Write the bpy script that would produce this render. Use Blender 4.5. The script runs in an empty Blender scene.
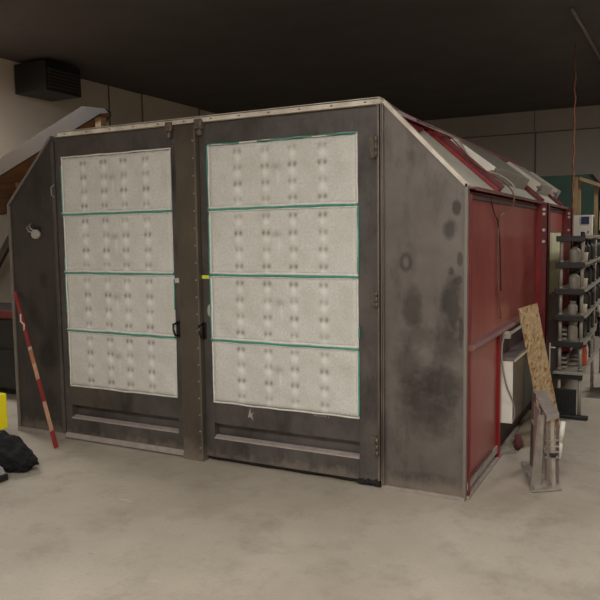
import bpy, bmesh, math, random
from mathutils import Vector, Matrix, noise
random.seed(7)
C = bpy.context.scene
COL = C.collection

# ------------------------------------------------------------------ camera
cam_d = bpy.data.cameras.new('camera'); cam = bpy.data.objects.new('camera', cam_d); COL.objects.link(cam)
_r = Vector((0.88841825, 0.45883344, -0.0135969)); _u = Vector((-0.02938718, 0.08641098, 0.99582606)); _b = Vector((0.45809322, -0.88431047, 0.09025291))
M = Matrix((( _r.x, _u.x, _b.x, 1.0398), (_r.y, _u.y, _b.y, -4.1232), (_r.z, _u.z, _b.z, 1.6), (0, 0, 0, 1)))
cam.matrix_world = M
cam_d.sensor_width = 36; cam_d.lens = 710.78 / 600 * 36; cam_d.clip_end = 100
C.camera = cam

# ------------------------------------------------------------------ world, exposure
w = bpy.data.worlds.new('world'); C.world = w; w.use_nodes = True
w.node_tree.nodes['Background'].inputs[0].default_value = (0.9, 0.95, 1.0, 1)
w.node_tree.nodes['Background'].inputs[1].default_value = 0.05
C.view_settings.view_transform = 'Standard'; C.view_settings.look = 'None'
C.view_settings.exposure = 0.15; C.view_settings.gamma = 1.0; C.view_settings.use_curve_mapping = False

def area(name, loc, rot, sx, sy, power, col=(1, .985, .965)):
    l = bpy.data.lights.new(name, 'AREA'); l.shape = 'RECTANGLE'; l.size = sx; l.size_y = sy; l.energy = power; l.color = col
    o = bpy.data.objects.new(name, l); COL.objects.link(o); o.location = loc; o.rotation_euler = rot
    return o
# (x, y, power) of the ceiling lamps, left wall and back ones added as fill; housings are built below
LAMPS = [(0.9, -4.8, 235), (-1.6, -4.6, 32), (2.3, -1.2, 30), (-5.9, .7, 52), (2.6, 5.4, 105)]
for i, (x, y, pw) in enumerate(LAMPS):
    area('shop_light', (x, y, 3.72), (0, 0, 0), 1.5, .5, pw)

# ------------------------------------------------------------------ helpers
def s2l(c):
    c = c / 255.0
    return c / 12.92 if c <= .04045 else ((c + .055) / 1.055) ** 2.4
def rgb(r, g, b): return (s2l(r), s2l(g), s2l(b), 1)

class NT:
    def __init__(s, name):
        s.m = bpy.data.materials.new(name); s.m.use_nodes = True; s.t = s.m.node_tree
        s.b = s.t.nodes['Principled BSDF']; s.pos = None
    def n(s, kind, **kw):
        nd = s.t.nodes.new(kind)
        for k, v in kw.items(): setattr(nd, k, v)
        return nd
    def l(s, a, b): s.t.links.new(a, b)
    def coord(s):
        if s.pos is None: s.pos = s.n('ShaderNodeTexCoord').outputs['Object']
        return s.pos
    def mapped(s, sc):
        mp = s.n('ShaderNodeMapping'); s.l(s.coord(), mp.inputs[0]); mp.inputs['Scale'].default_value = sc
        return mp.outputs[0]
    def noise(s, scale, detail=4, rough=.6, sc=None):
        t = s.n('ShaderNodeTexNoise'); s.l(s.mapped(sc) if sc else s.coord(), t.inputs['Vector'])
        t.inputs['Scale'].default_value = scale; t.inputs['Detail'].default_value = detail; t.inputs['Roughness'].default_value = rough
        return t.outputs['Fac']
    def ramp(s, fac, a, b, ca=(0, 0, 0, 1), cb=(1, 1, 1, 1)):
        r = s.n('ShaderNodeValToRGB'); s.l(fac, r.inputs[0])
        r.color_ramp.elements[0].position = a; r.color_ramp.elements[1].position = b
        r.color_ramp.elements[0].color = ca; r.color_ramp.elements[1].color = cb
        return r.outputs[0]
    def mix(s, fac, a, b, mode='MIX'):
        m = s.n('ShaderNodeMix', data_type='RGBA', blend_type=mode)
        for i, v in ((0, fac), (6, a), (7, b)):
            if hasattr(v, 'links') or isinstance(v, bpy.types.NodeSocket): s.l(v, m.inputs[i])
            else: m.inputs[i].default_value = v
        return m.outputs[2]
    def math(s, op, a, b=0.0, clamp=False):
        m = s.n('ShaderNodeMath', operation=op, use_clamp=clamp)
        for i, v in ((0, a), (1, b)):
            if isinstance(v, bpy.types.NodeSocket): s.l(v, m.inputs[i])
            else: m.inputs[i].default_value = v
        return m.outputs[0]
    def bump(s, h, strength=.3, dist=.01):
        b = s.n('ShaderNodeBump'); b.inputs['Strength'].default_value = strength; b.inputs['Distance'].default_value = dist
        s.l(h, b.inputs['Height']); s.l(b.outputs[0], s.b.inputs['Normal'])
    def base(s, c):
        if isinstance(c, bpy.types.NodeSocket): s.l(c, s.b.inputs['Base Color'])
        else: s.b.inputs['Base Color'].default_value = c

def mat(name, col, rough=.5, metal=0.0, var=.12, scale=6, bump=.0, dark=None):
    m = NT(name)
    c2 = tuple(x * (1 - var) for x in col[:3]) + (1,)
    if dark: c2 = dark
    m.base(m.mix(m.ramp(m.noise(scale, 5), .35, .68), c2, col))
    m.b.inputs['Roughness'].default_value = rough; m.b.inputs['Metallic'].default_value = metal
    if bump: m.bump(m.noise(scale * 8, 3), bump, .003)
    return m.m

# ---- grimy sheet steel of the booth front; blotches are dirt with shapes of their own
def steel(name, base, dark, light, stains=(), rings=(), dust=.16, dustcol=None, rough=.38, metal=.5):
    m = NT(name)
    c = m.mix(m.ramp(m.noise(2.3, 6, .65), .32, .7), base, light)
    c = m.mix(m.math('MULTIPLY', m.ramp(m.noise(5, 6, .7, (1, 1, .35)), .5, .72), .6), c, dark)
    sep = m.n('ShaderNodeSeparateXYZ'); m.l(m.coord(), sep.inputs[0]); X, Z = sep.outputs['X'], sep.outputs['Z']
    nz = m.math('MULTIPLY', m.math('SUBTRACT', m.noise(7, 5, .6), .5), 1.0)
    nz2 = m.math('MULTIPLY', m.math('SUBTRACT', m.noise(24, 4, .6), .5), .5)
    wob = m.math('ADD', nz, nz2)
    for (cx, cz, rx, rz, st, soft) in stains:
        dx = m.math('DIVIDE', m.math('SUBTRACT', X, cx), rx); dz = m.math('DIVIDE', m.math('SUBTRACT', Z, cz), rz)
        d = m.math('SQRT', m.math('ADD', m.math('MULTIPLY', dx, dx), m.math('MULTIPLY', dz, dz)))
        d = m.math('ADD', d, m.math('MULTIPLY', wob, 1.1))
        f = m.math('MULTIPLY', m.ramp(d, max(.02, 1 - soft), 1.0, (1, 1, 1, 1), (0, 0, 0, 1)), st)
        c = m.mix(f, c, dark)
    for (cx, cz, rx, rz, wd, st) in rings:
        dx = m.math('DIVIDE', m.math('SUBTRACT', X, cx), rx); dz = m.math('DIVIDE', m.math('SUBTRACT', Z, cz), rz)
        d = m.math('SQRT', m.math('ADD', m.math('MULTIPLY', dx, dx), m.math('MULTIPLY', dz, dz)))
        d = m.math('ABSOLUTE', m.math('SUBTRACT', m.math('ADD', d, m.math('MULTIPLY', wob, .25)), 1.0))
        f = m.math('MULTIPLY', m.ramp(d, 0, wd, (1, 1, 1, 1), (0, 0, 0, 1)), st)
        c = m.mix(f, c, dark)
    if dust:
        zz = m.math('ADD', Z, m.math('MULTIPLY', wob, .25))
        f = m.math('MULTIPLY', m.ramp(zz, 0.0, dust, (1, 1, 1, 1), (0, 0, 0, 1)), .75)
        c = m.mix(f, c, dustcol or rgb(150, 138, 124))
    sp = m.ramp(m.noise(95, 2, .5), .72, .78)
    c = m.mix(m.math('MULTIPLY', sp, .5), c, rgb(170, 160, 150))
    m.base(c)
    m.b.inputs['Roughness'].default_value = rough; m.b.inputs['Metallic'].default_value = metal
    m.l(m.ramp(m.noise(4, 5), .3, .7, (rough - .08,) * 3 + (1,), (rough + .18,) * 3 + (1,)), m.b.inputs['Roughness'])
    m.bump(m.noise(1.9, 3), .4, .03)
    return m.m

class MB:
    """collects shapes in world coordinates, built as ONE mesh object"""
    def __init__(s): s.bm = bmesh.new(); s.mi = 0
    def _tag(s, faces, mi=None):
        for f in faces: f.material_index = s.mi if mi is None else mi
    def box(s, x0, x1, y0, y1, z0, z1, bev=0.0, mi=None, rot=None, piv=None):
        b = bmesh.new()
        vs = [b.verts.new((x, y, z)) for x in (x0, x1) for y in (y0, y1) for z in (z0, z1)]
        for q in ((0, 1, 3, 2), (4, 6, 7, 5), (0, 4, 5, 1), (2, 3, 7, 6), (0, 2, 6, 4), (1, 5, 7, 3)): b.faces.new([vs[i] for i in q])
        if bev: bmesh.ops.bevel(b, geom=b.edges[:], offset=bev, segments=2, profile=.6, affect='EDGES')
        if rot is not None:
            p = Vector(piv) if piv else Vector(((x0 + x1) / 2, (y0 + y1) / 2, (z0 + z1) / 2))
            bmesh.ops.transform(b, matrix=Matrix.Translation(p) @ rot.to_4x4() @ Matrix.Translation(-p), verts=b.verts[:])
        s.merge(b, mi); return s
    def merge(s, b, mi=None):
        bmesh.ops.recalc_face_normals(b, faces=b.faces[:])
        mp = {v: s.bm.verts.new(v.co) for v in b.verts}
        for f in b.faces:
            try:
                g = s.bm.faces.new([mp[v] for v in f.verts]); g.material_index = s.mi if mi is None else mi; g.smooth = f.smooth
            except ValueError: pass
        b.free()
    def prism(s, poly, vec, bev=0.0, mi=None):
        """poly: list of 3D points, extruded by vec"""
        b = bmesh.new(); v = Vector(vec)
        a = [b.verts.new(p) for p in poly]; c = [b.verts.new(Vector(p) + v) for p in poly]; n = len(poly)
        b.faces.new(a); b.faces.new(c[::-1])
        for i in range(n): b.faces.new([a[i], a[(i + 1) % n], c[(i + 1) % n], c[i]])
        bmesh.ops.recalc_face_normals(b, faces=b.faces[:])
        if bev: bmesh.ops.bevel(b, geom=b.edges[:], offset=bev, segments=2, profile=.6, affect='EDGES')
        s.merge(b, mi); return s
    def bar(s, p, q, wdt, hgt, up=(0, 0, 1), bev=0.0, mi=None):
        p, q = Vector(p), Vector(q); d = (q - p).normalized(); u = Vector(up); sd = d.cross(u).normalized(); u = sd.cross(d).normalized()
        poly = [p + sd * a * wdt / 2 + u * c * hgt / 2 for a, c in ((-1, -1), (1, -1), (1, 1), (-1, 1))]
        return s.prism(poly, q - p, bev, mi)
    def tube(s, pts, r, seg=8, mi=None, smooth=True, cap=True):
        pts = [Vector(p) for p in pts]; b = bmesh.new(); rings = []
        rr = r if isinstance(r, (list, tuple)) else [r] * len(pts)
        prev = None
        for i, p in enumerate(pts):
            d = (pts[min(i + 1, len(pts) - 1)] - pts[max(i - 1, 0)]).normalized()
            if prev is None:
                a = Vector((0, 0, 1)) if abs(d.z) < .9 else Vector((1, 0, 0)); u = d.cross(a).normalized()
            else: u = (prev - d * prev.dot(d)).normalized()
            prev = u; v = d.cross(u)
            rings.append([b.verts.new(p + (u * math.cos(t) + v * math.sin(t)) * rr[i]) for t in [2 * math.pi * k / seg for k in range(seg)]])
        for i in range(len(rings) - 1):
            for k in range(seg):
                f = b.faces.new([rings[i][k], rings[i][(k + 1) % seg], rings[i + 1][(k + 1) % seg], rings[i + 1][k]]); f.smooth = smooth
        if cap: b.faces.new(rings[0][::-1]); b.faces.new(rings[-1])
        s.merge(b, mi); return s
    def cyl(s, p, q, r, seg=20, mi=None): return s.tube([p, q], r, seg, mi)
    def lathe(s, c, prof, seg=16, mi=None):
        """prof: (radius, z) list around vertical axis at c"""
        return s.tube_profile(c, prof, seg, mi)
    def tube_profile(s, c, prof, seg, mi):
        b = bmesh.new(); c = Vector(c); rings = []
        for r, z in prof:
            rings.append([b.verts.new(c + Vector((r * math.cos(t), r * math.sin(t), z))) for t in [2 * math.pi * k / seg for k in range(seg)]])
        for i in range(len(rings) - 1):
            for k in range(seg):
                f = b.faces.new([rings[i][k], rings[i][(k + 1) % seg], rings[i + 1][(k + 1) % seg], rings[i + 1][k]]); f.smooth = True
        b.faces.new(rings[0][::-1]); b.faces.new(rings[-1])
        s.merge(b, mi); return s
    def build(s, name, mats, parent=None, origin=None, label=None, cat=None, group=None, kind=None):
        me = bpy.data.meshes.new(name)
        og = Vector(origin) if origin else (parent_world(parent) if parent else Vector((0, 0, 0)))
        bmesh.ops.translate(s.bm, verts=s.bm.verts[:], vec=-og)
        s.bm.to_mesh(me); s.bm.free()
        for m in (mats if isinstance(mats, (list, tuple)) else [mats]): me.materials.append(m)
        o = bpy.data.objects.new(name, me); COL.objects.link(o)
        if parent:
            o.parent = parent; o.location = og - parent_world(parent)
        else: o.location = og
        tag(o, label, cat, group, kind); return o
def build_each(mb, name, mats, parent, **k):
    # every loose piece becomes a part of its own
    bm = mb.bm; seen = set(); out = []
    for v0 in bm.verts:
        if v0 in seen: continue
        st_, comp = [v0], []; seen.add(v0)
        while st_:
            v = st_.pop(); comp.append(v)
            for e in v.link_edges:
                o_ = e.other_vert(v)
                if o_ not in seen: seen.add(o_); st_.append(o_)
        m2 = MB(); mp = {v: m2.bm.verts.new(v.co) for v in comp}
        for f in {f for v in comp for f in v.link_faces}:
            g = m2.bm.faces.new([mp[v] for v in f.verts]); g.material_index = f.material_index; g.smooth = f.smooth
        out.append(m2.build(name, mats, parent, **k))
    bm.free(); return out
def parent_world(o):
    v = Vector(o.location)
    while o.parent: o = o.parent; v += Vector(o.location)
    return v
def tag(o, label=None, cat=None, group=None, kind=None):
    for k, v in (('label', label), ('category', cat), ('group', group), ('kind', kind)):
        if v: o[k] = v
def empty(name, loc, label, cat, group=None):
    o = bpy.data.objects.new(name, None); COL.objects.link(o); o.location = loc; o.empty_display_size = .1
    tag(o, label, cat, group); return o

# ------------------------------------------------------------------ materials
# concrete floor
m = NT('concrete')
c = m.mix(m.ramp(m.noise(.9, 6, .6), .3, .7), rgb(152, 142, 127), rgb(182, 172, 156))
c = m.mix(m.math('MULTIPLY', m.ramp(m.noise(3.0, 8, .72), .50, .74), .5), c, rgb(112, 102, 89))
c = m.mix(m.math('MULTIPLY', m.ramp(m.noise(5, 6, .6, (.35, 1.3, 1)), .66, .74), .55), c, rgb(198, 189, 172))
c = m.mix(m.math('MULTIPLY', m.ramp(m.noise(11, 6, .7, (.5, 1.4, 1)), .66, .72), .5), c, rgb(92, 80, 66))
c = m.mix(m.math('MULTIPLY', m.ramp(m.noise(55, 3, .6), .55, .8), .3), c, rgb(110, 100, 88))
m.base(c); m.b.inputs['Roughness'].default_value = .62; m.bump(m.noise(30, 5), .12, .004)
M_FLOOR = m.m
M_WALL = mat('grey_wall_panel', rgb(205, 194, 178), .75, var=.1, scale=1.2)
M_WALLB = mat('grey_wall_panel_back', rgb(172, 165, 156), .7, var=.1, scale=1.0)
M_SEAM = mat('wall_seam', rgb(112, 106, 98), .8)
M_CEIL = mat('dark_ceiling', rgb(92, 86, 82), .85, var=.2, scale=1.5)
M_WOODP = NT('plywood'); m = M_WOODP
m.base(m.mix(m.ramp(m.noise(3, 6, .6, (1, 1, 6)), .35, .7), rgb(104, 66, 38), rgb(150, 102, 60))); m.b.inputs['Roughness'].default_value = .6; M_WOODP = m.m
M_STRING = mat('painted_stringer', rgb(62, 53, 45), .6, var=.18, scale=2)
ST = [(-.25, .56, .22, .25, .6, .7), (-.34, .62, .1, .14, .35, .6), (-.16, .50, .1, .16, .35, .6), (-.04, 1.45, .02, .05, .6, .4), (-.05, 1.32, .03, .03, .5, .4), (-.09, 1.38, .02, .03, .6, .4), (-.03, 1.02, .02, .12, .6, .4), (-.15, .70, .17, .13, .6, .5), (-.085, 1.17, .075, .22, .7, .5), (-.33, 1.16, .08, .16, .55, .5), (-.105, 1.62, .055, .07, .65, .5),
      (-.36, .80, .12, .16, .45, .6), (-.25, .10, .3, .05, .4, .6), (-.30, .98, .14, .10, .4, .6), (-.06, 1.75, .03, .05, .7, .4), (-.12, .95, .12, .18, .5, .6)]
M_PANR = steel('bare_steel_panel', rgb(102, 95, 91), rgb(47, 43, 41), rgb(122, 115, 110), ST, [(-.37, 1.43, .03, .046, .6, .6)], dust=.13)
M_PANL = steel('left_steel_panel', rgb(68, 63, 61), rgb(42, 39, 38), rgb(80, 74, 72), [(-3.4, .65, .12, .16, .7, .5), (-3.42, 1.27, .06, .08, .5, .5), (-3.4, .3, .1, .12, .5, .6), (-3.55, 1.0, .08, .2, .3, .6)], dust=.12)  # darker than the right panel: weaker light on this side put into the colour
M_DOOR = steel('door_steel', rgb(78, 73, 71), rgb(42, 39, 37), rgb(108, 102, 99), [(-1.2, .10, .5, .05, .6, .6), (-1.7, .12, .12, .05, .8, .5), (-2.6, .1, .3, .05, .4, .6), (-2.0, .6, .08, .3, .4, .5)], dust=.09)
M_DOORE = steel('door_edge_steel', rgb(102, 95, 88), rgb(62, 56, 50), rgb(126, 118, 108), (), dust=.2)
M_LIP = mat('dusty_lip', rgb(160, 148, 140), .6, var=.25, scale=14)
M_POST = steel('post_steel', rgb(92, 84, 74), rgb(66, 60, 52), rgb(106, 96, 84), (), dust=.15)
M_CREAM = mat('cream_angle', rgb(222, 214, 200), .5, var=.35, scale=9, dark=rgb(184, 173, 156))
M_GREYEDGE = mat('grey_edge', rgb(128, 120, 112), .5, .3)
M_TEAL = mat('teal_gasket', rgb(76, 156, 138), .55, var=.3, scale=20)
M_WHITEFIB = mat('fibre_edge', rgb(222, 220, 212), .9, var=.15, scale=30)
M_BLACK = mat('black_plastic', rgb(27, 26, 26), .45, var=.3, scale=12)
M_BLACKG = mat('black_gloss', rgb(20, 20, 22), .22, var=.3, scale=12)
M_HINGE = mat('worn_hinge', rgb(112, 100, 88), .5, .3, var=.45, scale=60, bump=.3)
M_RED = NT('red_booth_paint'); m = M_RED
c = m.mix(m.ramp(m.noise(2.2, 6, .6, (1, 1, .4)), .35, .7), rgb(130, 52, 49), rgb(150, 72, 65))
c = m.mix(m.math('MULTIPLY', m.ramp(m.noise(1.4, 5, .6), .45, .75), .5), c, rgb(158, 104, 94))
c = m.mix(m.math('MULTIPLY', m.ramp(m.noise(60, 2), .74, .8), .5), c, rgb(60, 20, 18))
m.base(c); m.b.inputs['Roughness'].default_value = .30; m.bump(m.noise(2.5, 3), .25, .02); M_RED = m.m
M_REDB = mat('bright_red_paint', rgb(142, 26, 30), .32, var=.35, scale=7)
M_REDD = mat('dark_red_paint', rgb(118, 30, 34), .4, var=.35, scale=7)
M_PINKEDGE = mat('lit_red_edge', rgb(128, 78, 72), .4, var=.4, scale=14)  # pink of the lit rail tops put into the base colour
M_ROOF = mat('pale_roof_sheet', rgb(188, 184, 170), .5, var=.12, scale=3)
M_LAMPH = mat('white_lamp_housing', rgb(232, 226, 212), .4, var=.08, scale=6)
M_LAMPT = mat('grey_lamp_cover', rgb(150, 146, 132), .45, .2, var=.15, scale=5)
M_GALV = mat('galvanised_steel', rgb(178, 170, 160), .42, .45, var=.25, scale=18)
M_GALVD = mat('dull_galvanised', rgb(128, 116, 112), .5, .35, var=.3, scale=18)
M_CABLE = mat('pale_cable', rgb(176, 160, 145), .5)
M_CABLED = mat('dark_cable', rgb(60, 26, 24), .5)
M_YEL = mat('yellow_plastic', rgb(245, 228, 30), .45, var=.06)
M_INK = mat('dark_ink', rgb(96, 88, 14), .6)
M_CLOTH = mat('black_cloth', rgb(11, 11, 12), .95, var=.4, scale=25, bump=.4)
M_GREYP = mat('grey_plastic', rgb(150, 146, 142), .4, var=.2)
M_WHITE = mat('white_plastic', rgb(214, 208, 196), .45, var=.1)
M_SHELF = mat('shelf_grey', rgb(150, 142, 130), .5, .2, var=.15)
M_TUBE = mat('post_grey', rgb(156, 148, 137), .45, .2, var=.15)
M_TIMBER = NT('pine_timber'); m = M_TIMBER
m.base(m.mix(m.ramp(m.noise(6, 5, .6, (1, 1, .3)), .35, .7), rgb(128, 104, 72), rgb(166, 138, 100))); m.b.inputs['Roughness'].default_value = .65; M_TIMBER = m.m
M_GREEN = mat('dark_green_board', rgb(58, 84, 72), .6, var=.25, scale=3)
M_BLUE = mat('navy_label', rgb(38, 48, 82), .5)
M_ORANGE = mat('orange_can', rgb(196, 84, 50), .35, var=.25, scale=8)
M_CORD = mat('orange_cord', rgb(150, 78, 48), .5, var=.4, scale=30)
M_CARD = mat('pale_box', rgb(210, 202, 178), .6, var=.1)
# OSB
m = NT('osb_board')
v = m.n('ShaderNodeTexVoronoi'); m.l(m.mapped((1, 1, .42)), v.inputs['Vector']); v.inputs['Scale'].default_value = 85
hs = m.n('ShaderNodeSeparateColor'); m.l(v.outputs['Color'], hs.inputs[0])
c = m.mix(hs.outputs[0], rgb(158, 132, 98), rgb(192, 168, 130))
c = m.mix(m.ramp(hs.outputs[1], .8, .86), c, rgb(140, 98, 58))
c = m.mix(m.math('MULTIPLY', m.ramp(m.noise(45, 4), .5, .7), .35), c, rgb(128, 92, 56))
m.base(c); m.b.inputs['Roughness'].default_value = .7; m.bump(hs.outputs[0], .3, .003); M_OSB = m.m
# filter fabric: fibre noise + an attribute with dirt and painted dimple shading
m = NT('filter_fabric')
c = m.mix(m.ramp(m.noise(70, 5, .7), .35, .68), rgb(194, 192, 184), rgb(216, 215, 209))
c = m.mix(m.math('MULTIPLY', m.ramp(m.noise(5, 5, .6), .42, .7), .4), c, rgb(182, 177, 164))
at = m.n('ShaderNodeAttribute', attribute_name='dirt_shading'); sp = m.n('ShaderNodeSeparateColor'); m.l(at.outputs['Color'], sp.inputs[0])
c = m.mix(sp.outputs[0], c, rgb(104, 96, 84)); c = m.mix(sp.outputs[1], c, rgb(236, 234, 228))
m.base(c); m.b.inputs['Roughness'].default_value = .95; m.bump(m.noise(220, 4, .7), .5, .004); M_FILTER = m.m
M_FILTERS = M_FILTER
# window pane, its yellow green painted for the light seen through
M_PANE = mat('window_light_sheet', rgb(226, 224, 196), .3, var=.3, scale=4, dark=rgb(190, 196, 140))
M_DULLW = mat('dull_white_plastic', rgb(158, 150, 138), .5, var=.25, scale=20)
M_EMIT = NT('lamp_diffuser'); M_EMIT.b.inputs['Emission Color'].default_value = (1, .93, .82, 1); M_EMIT.b.inputs['Emission Strength'].default_value = 6; M_EMIT = M_EMIT.m

# ------------------------------------------------------------------ the room
XL, XR, YF, YB, ZC = -6.9, 5.5, -7.5, 10.8, 4.0
def struct(name, mb, mats): return mb.build(name, mats, kind='structure')
struct('floor', MB().box(XL - .2, XR + .2, YF - .2, YB + .2, -.2, 0), M_FLOOR)
struct('ceiling', MB().box(XL - .2, XR + .2, YF - .2, YB + .2, ZC, ZC + .2), M_CEIL)
mb = MB().box(XL - .2, XL, YF, YB, 0, ZC)
for y in (4.7, 5.5, 7.15, 8.8): mb.box(XL, XL + .012, y, y + .025, 0, ZC, mi=1)
mb.box(XL, XL + .03, 5.56, 7.1, 0, ZC)
struct('wall_left', mb, [M_WALL, M_SEAM])
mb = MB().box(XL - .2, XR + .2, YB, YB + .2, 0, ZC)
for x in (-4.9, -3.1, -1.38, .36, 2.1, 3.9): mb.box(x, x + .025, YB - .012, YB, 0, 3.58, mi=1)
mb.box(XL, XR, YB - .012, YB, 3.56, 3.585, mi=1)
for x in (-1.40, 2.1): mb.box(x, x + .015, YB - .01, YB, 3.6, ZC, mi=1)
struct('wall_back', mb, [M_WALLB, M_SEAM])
struct('wall_right', MB().box(XR, XR + .2, YF, YB, 0, ZC), M_WALL)
struct('wall_front', MB().box(XL - .2, XR + .2, YF - .2, YF, 0, ZC), M_WALL)

# ceiling lamps (out of frame; left wall and back ones are added fill lamps)
for i, (x, y, pw) in enumerate(LAMPS):
    t = empty('ceiling_lamp', (x, y, 3.74), ['white ceiling lamp nearest the photographer, high over the open floor', 'white ceiling lamp over the open floor before the left booth door',
        'white ceiling lamp over the aisle beside the red wall', 'unseen white ceiling lamp added to brighten the left wall', 'unseen white ceiling lamp added to brighten the area behind the booth'][i], 'lamp', 'shop ceiling lamps')
    MB().box(x - .8, x + .8, y - .29, y + .29, 3.78, 3.86, .01).build('lamp_housing', M_LAMPH, t)
    MB().box(x - .76, x + .76, y - .26, y + .26, 3.755, 3.78).build('diffuser', M_EMIT, t)
    hg = MB().cyl((x - .6, y, 3.85), (x - .6, y, 4.0), .012, 8).cyl((x + .6, y, 3.85), (x + .6, y, 4.0), .012, 8)
    build_each(hg, 'hanger', M_GALV, t)

# ------------------------------------------------------------------ spray booth
booth = empty('spray_booth', (0, 0, 0), 'large paint spray booth with grey filter doors in front and red side walls', 'spray booth')
XB, ZE, ZR, GX, YD = -3.775, 1.875, 2.40, -.515, 4.3
RZ = 2.335                    # the roof sheet lies a little below the gable
EACH = {'floor_angle', 'door_jamb', 'fibre_edge', 'bolt', 'scraped_mark', 'gauge_hose', 'eave_rail', 'post_edge_pair'}
def pb(mb, name, mats, parent=booth, **k):
    if name in EACH: return build_each(mb, name, mats, parent, **k)
    return mb.build(name, mats, parent, **k)

# gable side panels (right and left)
pb(MB().prism([(0, 0, .012), (0, 0, ZE), (GX, 0, ZR - .01), (GX, 0, .012)], (0, .03, 0), .003), 'gable_panel', M_PANR, label='right steel gable panel with soot stains')
pb(MB().prism([(XB, 0, .012), (XB, 0, ZE), (XB - GX, 0, ZR - .01), (XB - GX, 0, .012)], (0, .03, 0), .003), 'gable_panel', M_PANL, label='left steel gable panel, coloured dark for the weaker light')
# flanges
def flange(x0, z0, x1, z1, w_, mtl, nm='gable_flange', y0=-.012, y1=.03): pb(MB().bar((x0, (y0 + y1) / 2, z0), (x1, (y0 + y1) / 2, z1), w_, y1 - y0, (0, 1, 0), .002), nm, mtl)
flange(.004, ZE - .005, GX + .005, ZR - .002, .024, M_CREAM)
flange(XB - .004, ZE, XB - GX, ZR - .005, .018, M_GREYEDGE)
pb(MB().box(-.012, .006, -.012, .03, .0, ZE + .012, .002), 'corner_angle', M_GREYEDGE)
pb(MB().box(XB - .006, XB + .02, -.012, .03, 0, ZE, .002), 'corner_angle', M_GREYEDGE)
pb(MB().box(GX - .01, 0, -.016, .0, 0, .022, .002).box(XB, XB - GX + .03, -.02, 0, 0, .035, .002), 'floor_angle', M_LIP)
# pipe-like jamb strips between right door and gable
pb(MB().box(-.545, -.532, -.03, .0, .05, 2.385, .003).box(-.527, -.518, -.018, .0, .02, 2.385, .003).box(-.513, -.506, -.024, .0, .02, 2.385, .002), 'door_jamb', M_DOORE)
pb(MB().box(XB - GX + .0, XB - GX + .03, -.018, .0, .04, 2.36, .003), 'door_jamb', M_DOOR)
# header
mb = MB().box(-3.17, -.525, -.03, .04, 2.383, 2.423, .004).box(-3.17, -.525, -.03, .06, 2.41, 2.424, .003)
for i in range(12): mb.box(-3.1 + i * .225, -3.085 + i * .225, -.032, -.03, 2.395, 2.403, mi=1)
pb(mb, 'header', [M_CREAM, M_HINGE])
pb(MB().box(XB - GX, GX, .0, .03, 2.355, 2.385), 'header_backing', M_DOOR)

# doors -------------------------------------------------------------
ZW = [.437, .880, 1.336, 1.787, 2.222]
def dirt_shade_mark(x, z, w_, h_, seed):  # dirt dots plus the dimples' shade and lit streaks, painted as colour
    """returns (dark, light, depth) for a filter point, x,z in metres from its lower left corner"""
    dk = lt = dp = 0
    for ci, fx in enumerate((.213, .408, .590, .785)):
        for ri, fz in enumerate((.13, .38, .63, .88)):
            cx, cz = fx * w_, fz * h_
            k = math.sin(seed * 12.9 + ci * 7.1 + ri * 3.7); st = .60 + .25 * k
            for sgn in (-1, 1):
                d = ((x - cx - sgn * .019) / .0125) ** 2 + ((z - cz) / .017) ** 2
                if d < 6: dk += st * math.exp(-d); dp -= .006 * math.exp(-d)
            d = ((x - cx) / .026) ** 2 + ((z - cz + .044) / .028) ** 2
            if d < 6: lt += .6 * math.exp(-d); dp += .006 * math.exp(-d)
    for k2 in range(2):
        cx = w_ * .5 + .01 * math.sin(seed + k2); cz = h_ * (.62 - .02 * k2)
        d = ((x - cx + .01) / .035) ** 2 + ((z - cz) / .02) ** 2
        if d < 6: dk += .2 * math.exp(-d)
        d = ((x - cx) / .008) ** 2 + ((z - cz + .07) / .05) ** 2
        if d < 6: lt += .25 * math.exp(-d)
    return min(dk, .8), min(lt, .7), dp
def filt(x0, x1, z0, z1, y, parent, seed):
    nx, nz_ = 110, 50; w_, h_ = x1 - x0, z1 - z0
    bm = bmesh.new(); lay = bm.verts.layers.float_color.new('dirt_shading'); g = []
    for j in range(nz_ + 1):
        row = []
        for i in range(nx + 1):
            fx, fz = i / nx, j / nz_; x, z = fx * w_, fz * h_
            e = min(1, min(fx * w_, (1 - fx) * w_, z, h_ - z) / .03); puff = .016 * math.sin(e * math.pi / 2)
            dk, lt, dp = dirt_shade_mark(x, z, w_, h_, seed)
            wv = noise.noise(Vector((x * 9 + seed, z * 9, seed))) * .006
            edge = noise.noise(Vector((x * 14, z * 14, seed * 3))) * .006 if e < .99 else 0
            v = bm.verts.new((x0 + x + (edge if i in (0, nx) else 0), y - puff - (wv + dp) * e, z0 + z + (edge if j in (0, nz_) else 0)))
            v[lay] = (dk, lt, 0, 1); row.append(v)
        g.append(row)
    for j in range(nz_):
        for i in range(nx):
            f = bm.faces.new((g[j][i], g[j][i + 1], g[j + 1][i + 1], g[j + 1][i])); f.smooth = True
    bmesh.ops.recalc_face_normals(bm, faces=bm.faces[:])
    ext = bmesh.ops.extrude_face_region(bm, geom=[e for e in bm.edges if e.is_boundary])
    vs = [v for v in ext['geom'] if isinstance(v, bmesh.types.BMVert)]
    for v in vs: v.co.y = y + .02
    mb = MB(); mb.bm.free(); mb.bm = bm
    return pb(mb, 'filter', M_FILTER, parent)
def wavy(p, q, n, amp, seed):
    p, q = Vector(p), Vector(q); out = []
    for i in range(n + 1):
        v = p.lerp(q, i / n); v += Vector((noise.noise(v * 6 + Vector((seed, 0, 0))), noise.noise(v * 6 + Vector((0, seed, 0))) * .3, noise.noise(v * 6 + Vector((0, 0, seed))))) * amp
        out.append(v)
    return out
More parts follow.
